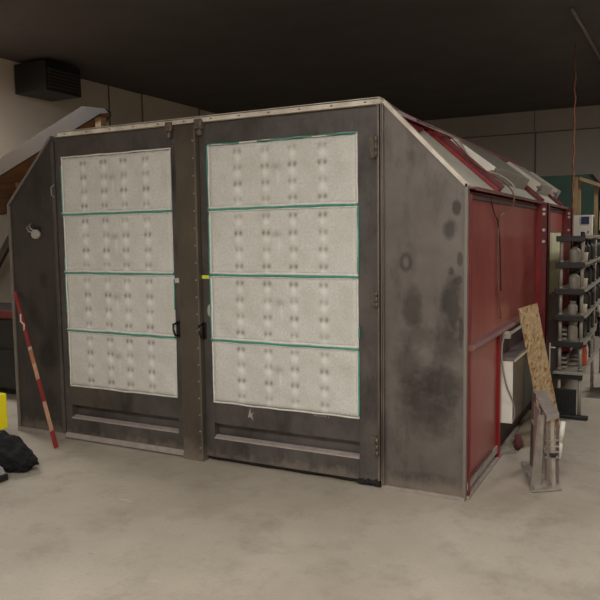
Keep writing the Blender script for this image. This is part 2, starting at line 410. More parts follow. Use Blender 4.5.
def make_door(x0, x1, wx0, wx1, side, lab):
    d = empty('door', (x0, 0, 0), None, None); d.parent = booth; tag(d, lab)
    z0, z1, F, B = .035, 2.372, -.034, .040
    mb = MB()
    mb.box(x0, wx0, F, B, z0, z1, .003).box(wx1, x1, F, B, z0, z1, .003)                     # stiles
    mb.box(wx0, wx1, F, B, 2.225, z1, .003).box(wx0, wx1, F, B, .280, .434, .003)            # rails
    mb.box(wx0, wx1, F, B, z0, .172, .003)
    pb(mb, 'door_frame', M_DOOR, d)
    pb(MB().prism([(wx0, .022, .165), (wx0, .030, .29), (wx0, .04, .29), (wx0, .04, .165)], (wx1 - wx0, 0, 0)).box(wx0, wx1, .008, .014, .43, 2.23), 'recessed_plate', M_DOOR, d)
    pb(MB().prism([(wx0, F - .006, .170), (wx0, F - .004, .180), (wx0, .006, .192), (wx0, .006, .17)], (wx1 - wx0, 0, 0), .001), 'recess_lip', M_LIP, d)
    if side == 'L': pb(MB().prism([(x0, F - .02, .012), (x0, F - .008, .05), (x0, .0, .05), (x0, .0, .012)], (x1 - x0, 0, 0), .002), 'door_sweep', M_LIP, d)
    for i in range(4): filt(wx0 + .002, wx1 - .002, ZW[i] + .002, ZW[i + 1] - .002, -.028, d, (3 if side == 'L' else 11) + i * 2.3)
    for i in range(1, 4):
        g = MB().tube(wavy((wx0 - .004, -.047, ZW[i]), (wx1 + .004, -.047, ZW[i]), 40, .006, i * 3 + wx0), .0085, 8)
        gk = pb(g, 'gasket', M_TEAL, d)
        pb(MB().tube(wavy((wx0, -.045, ZW[i] + .012), (wx1, -.045, ZW[i] + .012), 40, .007, i * 5 + wx0), .009, 6)
           .tube(wavy((wx0, -.042, ZW[i] - .011), (wx1, -.042, ZW[i] - .011), 40, .005, i * 7 + wx0), .006, 6), 'fibre_edge', M_WHITEFIB, d)
    zt = ZW[4] + .004
    for (a, b_) in (((wx0 + .002, zt), (wx1, zt)), ((wx0, ZW[0]), (wx1, ZW[0])), ((wx0 + .006, ZW[0]), (wx0 + .006, zt)), ((wx1 - .004, ZW[0]), (wx1 - .004, zt))):
        pb(MB().tube(wavy((a[0], -.038, a[1]), (b_[0], -.038, b_[1]), 60, .005, a[0] * 3 + b_[1]), .006, 6), 'fibre_edge', M_WHITEFIB, d)
    if side == 'R': segs = [((wx0 - .002, 1.80), (wx0 - .002, 2.222)), ((wx0 - .002, 1.0), (wx0 - .002, 1.75)), ((wx0 - .002, .9), (wx0 - .002, 1.28)), ((wx1 + .003, .455), (wx1 + .003, .87)), ((wx1 + .003, .95), (wx1 + .003, 1.02)), ((wx1 + .003, 1.35), (wx1 + .003, 1.775)), ((wx0, 2.228), (wx0 + .26, 2.226)), ((wx0 + .4, 2.226), (wx1, 2.226))]
    else: segs = [((wx0 - .002, 1.80), (wx0 - .002, 2.16)), ((wx0 - .002, 1.35), (wx0 - .002, 1.45)), ((wx1 + .002, 1.08), (wx1 + .002, 1.3)), ((wx0 - .002, 1.02), (wx0 - .002, 1.3))]
    for (a, b_) in segs:
        pb(MB().tube(wavy((a[0], -.040, a[1]), (b_[0], -.040, b_[1]), 16, .004, a[1] * 9), .0055, 6), 'gasket', M_TEAL, d)
    return d
def set_back(d): d.location.y = .026
dR = make_door(-1.862, -.548, -1.79, -.678, 'R', 'right filter door')
dL = make_door(-3.225, -2.058, -3.158, -2.106, 'L', 'left filter door, in duller light')
# hinges
def hinge(x, z0, z1, d, lab=None):
    mb = MB().box(x - .045, x - .008, -.048, -.033, z0, z1, .002).box(x - .008, x + .006, -.068, -.03, z0, z1, .002)
    n = 3; hh = (z1 - z0) / n
    for i in range(n): mb.cyl((x, -.064, z0 + i * hh + .003), (x, -.064, z0 + (i + 1) * hh - .003), .011, 10)
    for i in range(4): mb.cyl((x - .034 + .014 * (i % 2), -.053, z0 + .015 + i * (z1 - z0 - .03) / 3), (x - .034 + .014 * (i % 2), -.038, z0 + .015 + i * (z1 - z0 - .03) / 3), .006, 8)
    return pb(mb, 'hinge', M_HINGE, d)
for z0, z1 in ((2.065, 2.20), (1.15, 1.255), (.21, .33)): hinge(-.548, z0, z1, dR)
# top tabs (greased latch blocks)
for (x0, x1, d) in ((-2.125, -2.068, dL), (-1.878, -1.812, dR)):
    mb = MB().box(x0, x1, -.075, -.03, 2.335, 2.405, .012).box(x0 + .008, x1 - .014, -.068, -.03, 2.29, 2.34, .014).cyl(((x0 + x1) / 2, -.09, 2.35), ((x0 + x1) / 2, -.06, 2.35), .014, 10)
    pb(mb, 'top_latch', M_HINGE, d)
# handles
for hx, d in ((-2.075, dL), (-1.852, dR)):
    mb = MB().box(hx - .014, hx + .016, -.05, -.032, .885, 1.0, .005).tube([(hx - .012, -.045, .985), (hx - .014, -.085, .98), (hx - .006, -.095, .94), (hx + .002, -.085, .90), (hx + .004, -.045, .895)], .008, 8)
    pb(mb, 'handle', M_BLACKG, d)
pb(MB().box(-1.862, -1.800, -.0375, -.0345, 1.308, 1.332), 'sticker', mat('neon_tape', rgb(212, 226, 70), .5), dR, label='yellow green sticker')
pb(MB().box(-2.098, -2.060, -.0375, -.0345, 1.275, 1.308), 'sticker', mat('white_tape', rgb(198, 190, 182), .6), dL, label='off-white sticker')
mb = MB(); mb.prism([(-1.801 + .024 * math.cos(t) * (1 if math.cos(t) < 0 else .35), -.0345, 1.085 + .045 * math.sin(t)) for t in [k * math.pi / 8 for k in range(16)]], (0, -.002, 0))
pb(mb, 'grey_patch', mat('grey_patch', rgb(176, 168, 158), .7), dR)
# chalk-like scraped marks on the rail under the right filters
mb = MB().prism([(-1.503, -.0345, .375), (-1.49, -.0345, .42), (-1.484, -.0345, .38), (-1.462, -.0345, .392), (-1.476, -.0345, .37), (-1.468, -.0345, .335), (-1.488, -.0345, .358), (-1.51, -.0345, .35)], (0, -.0015, 0))
for i in range(9): mb.box(-1.0 + i * .013, -.992 + i * .013, -.036, -.0345, .418 + .004 * math.sin(i * 3), .424 + .003 * math.cos(i * 5))
pb(mb, 'scraped_mark', M_LIP, dR)
# peeling dark rag of seal under the right door
mb = MB()
mb.tube(wavy((-1.84, -.012, .024), (-.62, -.012, .024), 50, .008, 4), .010, 6)
for i in range(9):
    x = -.70 + i * .018; mb.box(x, x + .022, -.045, -.02, .012 + .012 * random.random(), .035 + .02 * random.random(), .004, rot=Matrix.Rotation(random.uniform(-.5, .5), 3, 'Y'))
pb(mb, 'door_seal', M_BLACK, dR)

set_back(dR); set_back(dL)
# centre post
mb = MB().box(-2.035, -1.864, -.050, .02, .0, 2.372, .003)
pb(mb, 'centre_post', M_POST)
mb = MB().box(-1.872, -1.860, -.060, -.048, .02, 2.36, .002)
for i in range(19): mb.cyl((-1.884, -.055, .10 + i * .12), (-1.884, -.046, .10 + i * .12), .006, 8, mi=1)
pb(mb, 'post_edge', [M_DOORE, M_LIP])
pb(MB().box(-2.042, -2.030, -.04, .0, .03, 2.36), 'post_edge', M_GREYEDGE)
# gauge
g = empty('pressure_gauge', (-3.455, 0, 1.64), None, None); g.parent = booth; tag(g, 'round white pressure gauge')
mb = MB()
mb.cyl((-3.455, .0, 1.64), (-3.455, -.035, 1.64), .037, 24).cyl((-3.455, -.035, 1.64), (-3.455, -.04, 1.64), .034, 24)
pb(mb, 'gauge_body', mat('gauge_white', rgb(165, 158, 152), .35), g)
pb(MB().box(-3.49, -3.42, -.012, -.001, 1.655, 1.70, .006), 'gauge_bracket', M_BLACK, g)
pb(MB().tube([(-3.48, -.02, 1.655), (-3.51, -.04, 1.66), (-3.54, -.035, 1.69), (-3.555, -.008, 1.71)], .006, 6).tube([(-3.47, -.02, 1.665), (-3.50, -.035, 1.685), (-3.515, -.03, 1.71), (-3.52, -.008, 1.725)], .006, 6), 'gauge_hose', M_GREYP, g)
# old handle scar on the left door stile
pb(MB().tube([(-3.215, -.036, 2.02), (-3.235, -.05, 2.0), (-3.235, -.05, 1.94), (-3.215, -.036, 1.92)], .004, 6), 'pull_wire', M_GREYP, dL)

# red side ----------------------------------------------------------
pb(MB().box(-.03, 0, .03, 2.45, .93, ZE - .03), 'side_panel', M_RED, label='upper red panel')
pb(MB().box(-.03, 0, .03, .86, .06, .905), 'side_panel', M_RED, label='lower red panel')
pb(MB().box(-.03, .05, .02, YD, ZE - .018, ZE - .006, .002).box(.044, .05, .02, YD, ZE - .028, ZE - .012, .002), 'eave_rail', M_PINKEDGE)
pb(MB().box(-.03, .012, .04, YD, ZE - .075, ZE - .045, .002), 'eave_shadow_strip', M_CABLED)  # dark strip standing in for the shadow under the eave rail
pb(MB().prism([(0, .03, .905), (0, .03, .945), (.030, .03, .932), (.042, .03, .912), (.036, .03, .905)], (0, 2.42, 0), .002), 'mid_rail', M_PINKEDGE)
pb(MB().box(.0, .012, .03, .88, .055, .105, .003).box(-.01, .02, .02, .98, .0, .022, .002), 'bottom_rail', M_LIP)
pb(MB().prism([(0, .09, .105), (.014, .09, .11), (.014, .70, .11), (0, .70, .105)], (0, 0, .012)), 'kick_strip', M_HINGE)
pb(MB().box(-.03, .022, .865, .90, .02, .90, .003), 'edge_post', M_REDB)
pb(MB().box(-.005, .018, .0305, .06, .02, ZE - .05, .003), 'edge_post', M_REDD)
for y0 in (2.43, 4.18):
    b_ = pb(MB().box(-.03, .10, y0, y0 + .014, .0, ZE - .02, .002).box(.088, .10, y0, y0 + .13, 0, ZE - .02, .002).box(-.03, .10, y0 + .116, y0 + .13, 0, ZE - .02, .002), 'side_beam', M_REDD)
    pb(MB().box(.0, .045, y0 - .006, y0, .0, ZE - .03, .001), 'beam_flange', M_REDB, b_)
    mb = MB()
    for z in (1.80, 1.76, 1.62, 1.52): mb.cyl((.066, y0 - .012, z), (.066, y0, z), .014, 8)
    pb(mb, 'bolt', M_WHITE, b_)
pb(MB().box(-.03, 0, 2.56, 4.18, 1.60, ZE - .03), 'side_panel', M_RED, label='short red panel over the pale window')
pb(MB().box(-.02, -.008, 2.56, 4.18, .98, 1.60), 'window_sheet', M_PANE, label='window sheet coloured as the light seen through it')
pb(MB().box(-.03, .0, 2.56, 4.18, .955, .98), 'window_sill', M_GREYEDGE)
pb(MB().box(-.03, -.012, 2.56, 4.18, .70, .955), 'side_panel', mat('grey_brown_panel', rgb(112, 96, 88), .6), label='grey brown panel under the window')
pb(MB().box(-.03, -.012, .90, 4.18, .04, .70).box(-.03, -.012, .90, 2.43, .70, .93), 'side_panel', mat('maroon_dark_panel', rgb(62, 34, 34), .5, var=.3), label='dark maroon lower panel')
# body: left wall, back wall, floor of the box
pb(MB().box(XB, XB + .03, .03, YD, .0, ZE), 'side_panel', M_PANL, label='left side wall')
pb(MB().prism([(0, YD, 0), (0, YD, ZE), (GX, YD, RZ), (XB - GX, YD, RZ), (XB, YD, ZE), (XB, YD, 0)], (0, .03, 0)), 'rear_panel', M_RED)
# roof
pb(MB().prism([(0.0, .03, ZE - .012), (GX, .03, RZ - .012), (GX, .03, RZ), (0.0, .03, ZE)], (0, YD - .03, 0)), 'roof_slope', M_ROOF)
pb(MB().prism([(XB, .03, ZE - .012), (XB - GX, .03, RZ - .012), (XB - GX, .03, RZ), (XB, .03, ZE)], (0, YD - .03, 0)), 'roof_slope', M_ROOF)
pb(MB().box(XB - GX, GX, .03, YD, RZ - .012, RZ), 'roof_top', M_ROOF)
tz = (RZ - ZE) / GX
def rs(x, off=0):  # point on the slope
    n = Vector((RZ - ZE, 0, -GX)).normalized(); return Vector((x, 0, ZE + tz * x)) + n * off
def sbar(y, xa, xb_, off, wdt, h_, mtl, nm='roof_frame'):
    a, b_ = rs(xa, off), rs(xb_, off); n = Vector((RZ - ZE, 0, -GX)).normalized()
    pb(MB().bar((a.x, y, a.z), (b_.x, y, b_.z), wdt, h_, n, .002), nm, mtl)
sbar(.80, .0, GX, .012, .045, .022, M_REDB)
sbar(.88, .0, GX, .030, .014, .05, M_REDD)
for y in (2.55, 2.75, 3.9, 4.05): sbar(y, .0, GX, .015, .05, .03, M_REDD)
pb(MB().box(GX - .02, GX + .06, .06, YD, RZ - .004, RZ + .022, .002), 'roof_frame', M_REDD)
pb(MB().prism([(GX + .01, .04, RZ - .005), (GX + .19, .04, RZ - .155), (GX + .03, .75, RZ - .005)], tuple(Vector((RZ - ZE, 0, -GX)).normalized() * .006)), 'roof_flashing', M_REDD)
def light_box(y0, y1, xt, xb_, h_):
    t_ = empty('light_housing', (xb_, y0, ZE), None, None); t_.parent = booth; tag(t_, 'white roof light housing')
    n = Vector((RZ - ZE, 0, -GX)).normalized()
    a, b_ = rs(xt, .004), rs(xb_, .004); a2, b2 = a + n * h_ * .8 + Vector((.03, 0, -.026)), b_ + n * h_ * 1.15 + Vector((-.015, 0, .012))
    pb(MB().prism([(p.x, y0, p.z) for p in (a, b_, b2, a2)], (0, y1 - y0, 0), .004), 'housing', M_LAMPT, t_)
    pb(MB().prism([(p.x, y0 - .004, p.z) for p in (a, b_, b2, a2)], (0, .006, 0), .001), 'end_plate', M_LAMPH, t_, label='white end plate')
    c = (b_ + b2) / 2
    pb(MB().box(c.x - .02, c.x + .018, y0 + .06, y0 + .16, c.z - .02, c.z + .03, .004).cyl((c.x + .0, y0 - .01, c.z + .01), (c.x, y0 + .03, c.z + .01), .014, 10), 'junction_box', M_GALVD, t_)
    return t_
light_box(1.02, 2.42, -.43, -.11, .085)
light_box(3.02, 3.80, -.43, -.11, .085)
light_box(3.98, 4.28, -.40, -.09, .09)
# cables over the roof slope and down the red wall
def cable(pts, r, mtl, nm='cable'): pb(MB().tube(smooth(pts), r, 6), nm, mtl)
def smooth(pts, k=6):
    P = [Vector(p) for p in pts]; out = []
    for i in range(len(P) - 1):
        p0, p1, p2, p3 = P[max(i - 1, 0)], P[i], P[i + 1], P[min(i + 2, len(P) - 1)]
        for j in range(k):
            t = j / k; out.append(.5 * ((2 * p1) + (p2 - p0) * t + (2 * p0 - 5 * p1 + 4 * p2 - p3) * t * t + (3 * p1 - p0 - 3 * p2 + p3) * t ** 3))
    return out + [P[-1]]
def rp(x, y, off):
    v = rs(x, off); return (v.x, y, v.z)
cable([(GX, .03, 2.41), (GX + .02, .3, RZ + .04), rp(-.46, .6, .06), rp(-.40, .86, .07), rp(-.32, .90, .06), rp(-.22, .84, .045), rp(-.13, .86, .05), rp(-.07, 1.0, .06), rp(-.02, 1.1, .05), (.055, 1.08, ZE), (.058, 1.06, ZE - .08), (.02, .95, ZE - .14), (.012, .82, ZE - .2), (.012, .80, 1.3), (.012, .92, 1.0)], .005, mat('dusty_brown_cable', rgb(112, 78, 70), .5))
cable([rp(-.46, .62, .05), rp(-.38, .93, .08), (-.30, .98, 2.25), (-.22, .90, 2.13)], .005, M_CABLE)
cable([(-.10, .95, 2.03), (-.02, 1.05, 2.0), (.05, 1.12, 1.93), (.056, 1.12, ZE - .01)], .005, M_CABLE)
cable([(.012, .55, ZE - .05), (.012, .68, ZE - .15), (.012, .78, ZE - .2), (.012, .86, 1.5), (.014, .90, 1.2)], .005, M_CABLED)
cable([(.05, .93, .90), (.03, .90, .84), (.03, .88, .72), (.055, .90, .55), (.09, .98, .40), (.095, 1.02, .30), (.08, 1.02, .25)], .006, M_GREYP)
pb(MB().cyl((.06, .95, .885), (.05, 2.4, .885), .012, 10).box(.02, .075, .92, .97, .86, .91, .004), 'conduit', M_GALV)
# extractor housing low on the side
hs_ = empty('extractor_housing', (0, 1.0, 0), None, None); hs_.parent = booth; tag(hs_, 'white fronted metal housing low on the red side')
pb(MB().box(-.012, .085, .99, 1.0, .24, .69, .001), 'front_plate', M_LAMPH, hs_)
pb(MB().box(-.012, .085, 1.0, 2.2, .24, .69, .002), 'housing', mat('dark_grey_metal', rgb(74, 72, 68), .35, .4, var=.4, scale=3), hs_)
pb(MB().box(-.012, .095, .985, 2.2, .69, .715, .003), 'top_plate', M_GALVD, hs_)
pb(MB().box(.085, .10, 1.0, 2.2, .685, .70, .002), 'top_trim', M_CREAM, hs_)

# ------------------------------------------------------------------ sloping timber boxing left of the booth
st = empty('timber_boxing', (-5.4, 2.0, 0), 'sloping timber boxing behind the left of the booth, grey face and orange underside', 'timber boxing')
YS, D = 1.6, .92
MB().prism([(-6.85, YS, 2.13), (-4.47, YS, 2.985), (-4.157, YS, 2.93), (-4.106, YS, 2.88), (-4.226, YS, 2.885), (-6.85, YS, 1.93)], (0, .03, 0), .003).build('face_board', M_STRING, st, label='grey brown painted face board')
MB().prism([(-6.85, YS + .03, 1.93), (-4.226, YS + .03, 2.885), (-4.226, YS + .14, 2.885), (-5.76, YS + D, 2.327), (-6.85, YS + D, 1.93)], (0, 0, .02)).build('soffit', M_WOODP, st, label='orange brown plywood underside')
MB().prism([(-6.85, YS + .03, 2.10), (-4.47, YS + .03, 2.955), (-4.47, YS + .25, 2.955), (-5.76, YS + D, 2.49), (-6.85, YS + D, 2.10)], (0, 0, .02)).build('top_board', M_WOODP, st)
MB().prism([(-4.226, YS + .14, 2.885), (-5.76, YS + D, 2.327), (-5.76, YS + D, 2.49), (-4.47, YS + .25, 2.955), (-4.23, YS + .14, 2.93)], (0, .03, 0)).prism([(-6.85, YS + D, 1.93), (-5.76, YS + D, 2.327), (-5.76, YS + D, 2.49), (-6.85, YS + D, 2.10)], (0, .03, 0)).build('rear_board', M_STRING, st)
MB().box(-4.33, -4.25, YS + .035, YS + .115, 0, 2.86, .004).build('support_post', M_TIMBER, st)
MB().bar((-6.8, YS + .5, .9), (-5.6, YS + .5, 2.36), .09, .05, (0, 1, 0)).build('brace', M_STRING, st)
MB().bar((-5.85, YS + .35, 2.27), (-5.2, YS + .35, .05), .05, .09, (0, 1, 0)).build('brace', M_TIMBER, st)
# vent hanging high at the left wall
av = empty('air_vent', (-6.6, 3.2, 3.6), 'dark louvred air vent hung high above the stairs', 'vent')
MB().box(-6.88, -6.3, 2.86, 3.5, 3.56, 3.95, .01).build('vent_case', M_BLACK, av)
mb = MB()
for i in range(6): mb.box(-6.30, -6.28, 2.9, 3.46, 3.60 + i * .045, 3.625 + i * .045, rot=Matrix.Rotation(.4, 3, 'Y'))
build_each(mb, 'louvre', M_STRING, av)

# dark workbench with a red edge behind the left of the booth
wb = empty('workbench', (-5.1, 1.2, 0), 'dark workbench with a red top edge at far left behind the stick', 'workbench')
MB().box(-6.2, -4.62, .75, 1.5, .84, .885, .004).build('bench_top', M_BLACK, wb)
MB().box(-6.2, -4.6, .72, .75, .83, .90, .003).box(-4.62, -4.6, .72, 1.5, .83, .90, .003).build('top_edge', M_REDD, wb)
MB().box(-6.15, -4.66, .8, 1.46, .10, .84, .004).build('cabinet_body', M_BLACK, wb)
mb = MB()
for x in (-6.12, -4.72):
    for y in (.82, 1.40): mb = MB().box(x, x + .05, y, y + .05, 0, .10); mb.build('foot', M_BLACK, wb)
MB().box(-5.85, -4.68, .785, .8, .2, .50, .004).build('cabinet_door', M_BLACKG, wb)
MB().box(-5.85, -4.68, .785, .8, .52, .80, .004).build('drawer', M_BLACKG, wb)

# ------------------------------------------------------------------ stick leaning on the left gable panel
a, b_ = Vector((-3.082, -.26, .006)), Vector((-3.725, -.022, 1.17))
mb = MB(); L = b_ - a
cuts = [0, .10, .28, .42, .52, .61, .63, .78, .90, 1.0]; ci = [0, 2, 0, 2, 1, 3, 0, 0, 0]
for i in range(9): mb.bar(a + L * cuts[i], a + L * cuts[i + 1], .030 + (.008 if i == 0 else 0), .013, (0, 1, 0), mi=ci[i])
mb.tube([a + L * .74 + Vector((.0, -.012, 0)), a + L * .78 + Vector((.022, -.012, 0)), a + L * .80 + Vector((-.01, -.012, 0)), a + L * .85 + Vector((.012, -.012, 0))], .007, 6, mi=3)
mb.build('painted_stick', [mat('stick_red', rgb(152, 48, 50), .5, var=.3, scale=20), mat('stick_orange', rgb(196, 128, 92), .5, var=.3, scale=20), mat('stick_pale', rgb(206, 160, 132), .5, var=.25, scale=20), M_CREAM], origin=a,
         label='slim red and tan painted stick leaning on the dark left booth panel', cat='stick')

# ------------------------------------------------------------------ things at the bottom left
def lump(c, rx, ry, rz, seed, sub=5, amp=.16, flat=0.0):
    b = bmesh.new(); bmesh.ops.create_icosphere(b, subdivisions=sub, radius=1)
    for v in b.verts:
        n = noise.noise(v.co * 1.7 + Vector((seed, 0, 0))) * amp + noise.noise(v.co * 4.3 + Vector((0, seed, 0))) * amp * .45
        rdg = (1 - abs(noise.noise(v.co * 3.1 + Vector((0, 0, seed))))) ** 6 * amp * .4
        v.co *= (1 + n + rdg)
        v.co = Vector((v.co.x * rx, v.co.y * ry, v.co.z * rz)) + Vector(c)
        if v.co.z < .003: v.co.z = .003
    for f in b.faces: f.smooth = True
    return b
lb = lump((-3.085, -.745, .10), .28, .14, .12, 3.3, 6, .17)
for v in lb.verts:
    k = (v.co.x + 3.085) / .28
    v.co.z *= max(.25, 1 - .42 * k); v.co.z += .006 * math.sin(v.co.x * 60 + v.co.y * 25) * min(1, v.co.z / .03)
mb = MB(); mb.merge(lb)
mb.build('cloth_bag', M_CLOTH, origin=(-3.0, -.68, 0), label='slumped black cloth bag on the concrete floor at far left', cat='bag')
kb = empty('kit_box', (-2.95, -1.02, 0), 'low grey box with a black base in front of the black bag', 'box')
MB().box(-3.12, -2.83, -1.08, -.92, .0, .045, .008).build('base', M_BLACK, kb)
MB().prism([(-3.12, -1.07, .045), (-2.84, -1.07, .045), (-2.865, -1.07, .085), (-2.93, -1.07, .105), (-3.12, -1.07, .105)], (0, .14, 0), .008).build('lid', M_GREYP, kb)
MB().box(-2.87, -2.84, -1.086, -1.079, .012, .036, .002).build('latch', M_WHITE, kb)
yt = empty('yellow_canister', (-3.42, -.55, 0), 'bright yellow plastic canister cut off by the left edge of the photo', 'canister')
MB().box(-3.52, -3.335, -.62, -.48, .185, .455, .012).build('canister_body', M_YEL, yt)
mb = MB()
for i in range(7): mb.box(-3.336, -3.3345, -.60, -.585, .225 + i * .03, .228 + i * .03)
mb.build('scale_mark', M_INK, yt)
MB().cyl((-3.42, -.55, .0), (-3.42, -.55, .185), .05, 16).build('stand', mat('brown_stand', rgb(110, 76, 58), .6), yt)
# ------------------------------------------------------------------ OSB board
tl, tr, br, bl = Vector((.038, 1.42, 1.02)), Vector((.165, 1.50, 1.06)), Vector((.335, 1.74, .002)), Vector((.195, 1.66, .002))
n = (tr - tl).cross(bl - tl).normalized()
if n.y > 0: n = -n
MB().prism([tl, tr, br, bl], -n * .012, .001).build('osb_board', M_OSB, origin=(.26, 1.7, 0), label='narrow offcut of chip board leaning on the red booth side', cat='board')

# ------------------------------------------------------------------ folding trestle
fs = empty('folding_trestle', (.34, .6, 0), 'folded galvanised metal trestle standing before the chip board', 'trestle')
MB().prism([(.408, .37, .462), (.472, .43, .478), (.330, .86, .520), (.255, .80, .520)], (0, 0, .012), .002).prism([(.408, .37, .462), (.472, .43, .478), (.472, .435, .455), (.408, .375, .44)], (0, .004, 0)).build('top_plate', M_GALV, fs)
MB().prism([(.372, .385, .47), (.388, .40, .47), (.372, .44, .012), (.335, .38, .012)], (-.02, .012, 0), .001).prism([(.30, .60, .50), (.35, .50, .48), (.345, .42, .02), (.325, .46, .02)], (-.008, .004, 0), .001).build('leg', M_GALV, fs, label='pale front leg sheet')
MB().prism([(.262, .77, .54), (.292, .70, .53), (.275, .76, .012), (.245, .82, .012)], (-.01, .01, 0), .001).build('leg', M_GALVD, fs)
MB().bar((.335, .62, .50), (.345, .62, .03), .028, .014, (0, 1, 0)).build('leg', M_GALVD, fs)
MB().bar((.428, .44, .46), (.446, .46, .015), .022, .018, (0, 1, 0), .002).build('leg', M_GALV, fs)
MB().bar((.404, .42, .46), (.418, .43, .02), .018, .014, (0, 1, 0), .002).build('leg', mat('brown_grey_steel', rgb(120, 106, 96), .5, .3), fs)
MB().bar((.452, .50, .46), (.462, .50, .02), .016, .016, (0, 1, 0), .002).build('leg', M_GALVD, fs)
MB().bar((.385, .50, .47), (.392, .50, .03), .016, .016, (0, 1, 0)).build('leg', M_GALVD, fs)
MB().bar((.36, .56, .48), (.372, .54, .03), .014, .016, (0, 1, 0)).build('leg', M_GALV, fs)
mb = MB()
for z in (.31, .27, .235, .20): mb.bar((.395, .42, z), (.475, .47, z - .004), .014, .008)
mb.build('cross_clip', M_GALV, fs)
MB().bar((.27, .70, .36), (.41, .43, .20), .02, .008).build('brace', M_GALV, fs)
MB().box(.395, .455, .43, .46, .20, .225, .002).build('lock_block', M_BLACK, fs)
MB().cyl((.478, .46, .19), (.484, .46, .34), .010, 12).cyl((.482, .46, .30), (.492, .46, .43), .016, 14).build('white_handle', M_WHITE, fs)
MB().prism([(.175, .86, .004), (.335, .30, .004), (.50, .42, .004), (.42, .52, .004), (.37, .46, .004), (.235, .90, .004)], (0, 0, .010), .002).prism([(.25, .62, .014), (.345, .33, .014), (.37, .36, .014), (.30, .60, .014)], (0, 0, .016), .002).build('base_plate', M_GALV, fs)
# slab and floor board under the extractor
MB().prism([(.03, 1.28, 0), (.16, 1.28, 0), (.18, 2.20, 0), (.03, 2.20, 0)], (0, 0, .05), .004).build('wood_plank', mat('grey_plank', rgb(136, 122, 100), .7, var=.3), origin=(.1, 1.9, 0), label='dusty plank lying on the floor under the extractor housing', cat='plank')
mb = MB(); mb.merge(lump((.10, 1.16, .06), .03, .04, .055, 5.2, 4, .3))
mb.build('maroon_rag', mat('pink_rag', rgb(96, 50, 52), .9, var=.4, scale=30), origin=(.10, 1.14, 0), label='crumpled dull maroon rag on the floor below the white housing', cat='rag')

# ------------------------------------------------------------------ shelving rack
rk = empty('storage_rack', (.31, 3.3, 0), 'open storage rack with black shelf ends and grey posts right of the booth', 'rack')
X0, X1, Y0, Y1 = .195, .425, 2.30, 4.6
LV = [.405, .655, .882, 1.108, 1.335, 1.56]
for i, z in enumerate(LV):
    s_ = MB().box(X0, X1 + .004, Y0, Y1, z - .012, z, .002).build('shelf', M_SHELF, rk)
    dz = .028 if i == 0 else 0
    MB().box(X0 - .006, X1 - .004, Y0 - .016, Y0 + .02, z - .042 - dz, z + .006 - dz, .004).build('shelf_end', M_BLACK, s_)
    if i == 0: MB().box(X0 - .01, X1 + .004, Y0 - .05, Y0 + .0, z - .022, z + .002, .003).build('shelf_lip', M_TUBE, s_)
    MB().box(X1 - .002, X1 + .012, Y0 + .01, Y1, z - .016, z + .006, .002).build('shelf_edge', M_TUBE, s_)
MB().box(.150, .158, 2.28, 2.30, .42, .645, .002).box(.15, .2, 2.29, 2.31, .60, .61).build('edge_guide', M_WHITE, rk, label='bright white edge guide')
zp = [.0] + LV
for (x, y) in ((.228, 2.33), (.397, 2.33), (.228, 4.5), (.397, 4.5), (.397, 3.475)):
    mb = MB()
    for i in range(len(LV)):
        z0 = zp[i] + (.0 if i == 0 else .004); z1 = zp[i + 1] - .012
        mb.cyl((x, y, z0), (x, y, z1), .0155, 14)
        if i: mb.cyl((x, y, z0), (x, y, z0 + .02), .019, 14)
    mb.build('post', M_TUBE, rk)
MB().cyl((.397, 2.33, 1.55), (.397, 2.33, 1.60), .019, 14).cyl((.228, 2.33, 1.55), (.228, 2.33, 1.56), .016, 14).build('post_cap', M_BLACK, rk)
bc = MB().box(.19, .375, 2.285, 2.31, .025, .25, .003)
for i in range(6): bc.box(.205 + i * .028, .212 + i * .028, 2.280, 2.286, .06, .22, .001)
bc.build('base_panel', M_BLACK, rk)
MB().box(.19, .475, 2.24, 2.30, .0, .032, .006).build('foot_bar', M_BLACK, rk)

# containers on the rack
def bottle(name, c, r, h_, body, cap, label, cat, group=None, neck=.4):
    t = empty(name, c, label, cat, group)
    MB().lathe(c, [(r * .92, 0), (r, .006), (r, h_ * .62), (r * .9, h_ * .72), (r * neck, h_ * .84), (r * neck, h_ * .9)], 14).build('body', body, t)
    MB().lathe(c, [(r * neck * 1.25, h_ * .88), (r * neck * 1.25, h_), (r * neck * 1.1, h_ + .003)], 12).build('cap', cap, t)
    return t
def copy_tree(o, parent=None):
    c = o.copy(); COL.objects.link(c); c.parent = parent
    for ch in list(o.children): copy_tree(ch, c)
    return c
ordn = ['nearest the end frame', 'second from the end frame', 'third from the end frame', 'fourth from the end frame', 'fifth from the end frame', 'sixth from the end frame', 'seventh from the end frame', 'eighth from the end frame', 'farthest from the end frame']
lvn = ['bottom shelf', 'second shelf up', 'third shelf up', 'fourth shelf up', 'shelf below the top']
for li in (1, 2, 3, 4):
    z = LV[li] + .0005 if li < 5 else 0
    pr = None
    for k in range(9):
        y = 2.62 + k * .19 + (.02 if (k + li) % 2 else 0)
        if pr is None:
            pr = bottle('black_bottle', (.365, y, z), .040, .185, M_BLACKG if li % 2 else M_BLACK, M_GREYP if li % 2 else M_BLACK, '', 'bottle', neck=.45)
            o = pr
        else:
            o = copy_tree(pr); o.location = (.365 + .008 * math.sin(k * 3 + li), y, z); o.rotation_euler.z = k
        o['label'] = 'black plastic bottle on the %s, %s' % (lvn[li], ordn[k]); o['group'] = 'black bottles standing along the rack shelves'
        if k == 0: base_lbl = o
bottle('white_bottle', (.315, 2.44, LV[2] + .0005), .040, .115, M_DULLW, M_DULLW, 'small white bottle at the end of the third shelf up of the rack', 'bottle', 'white bottles at the rack end', neck=.55)
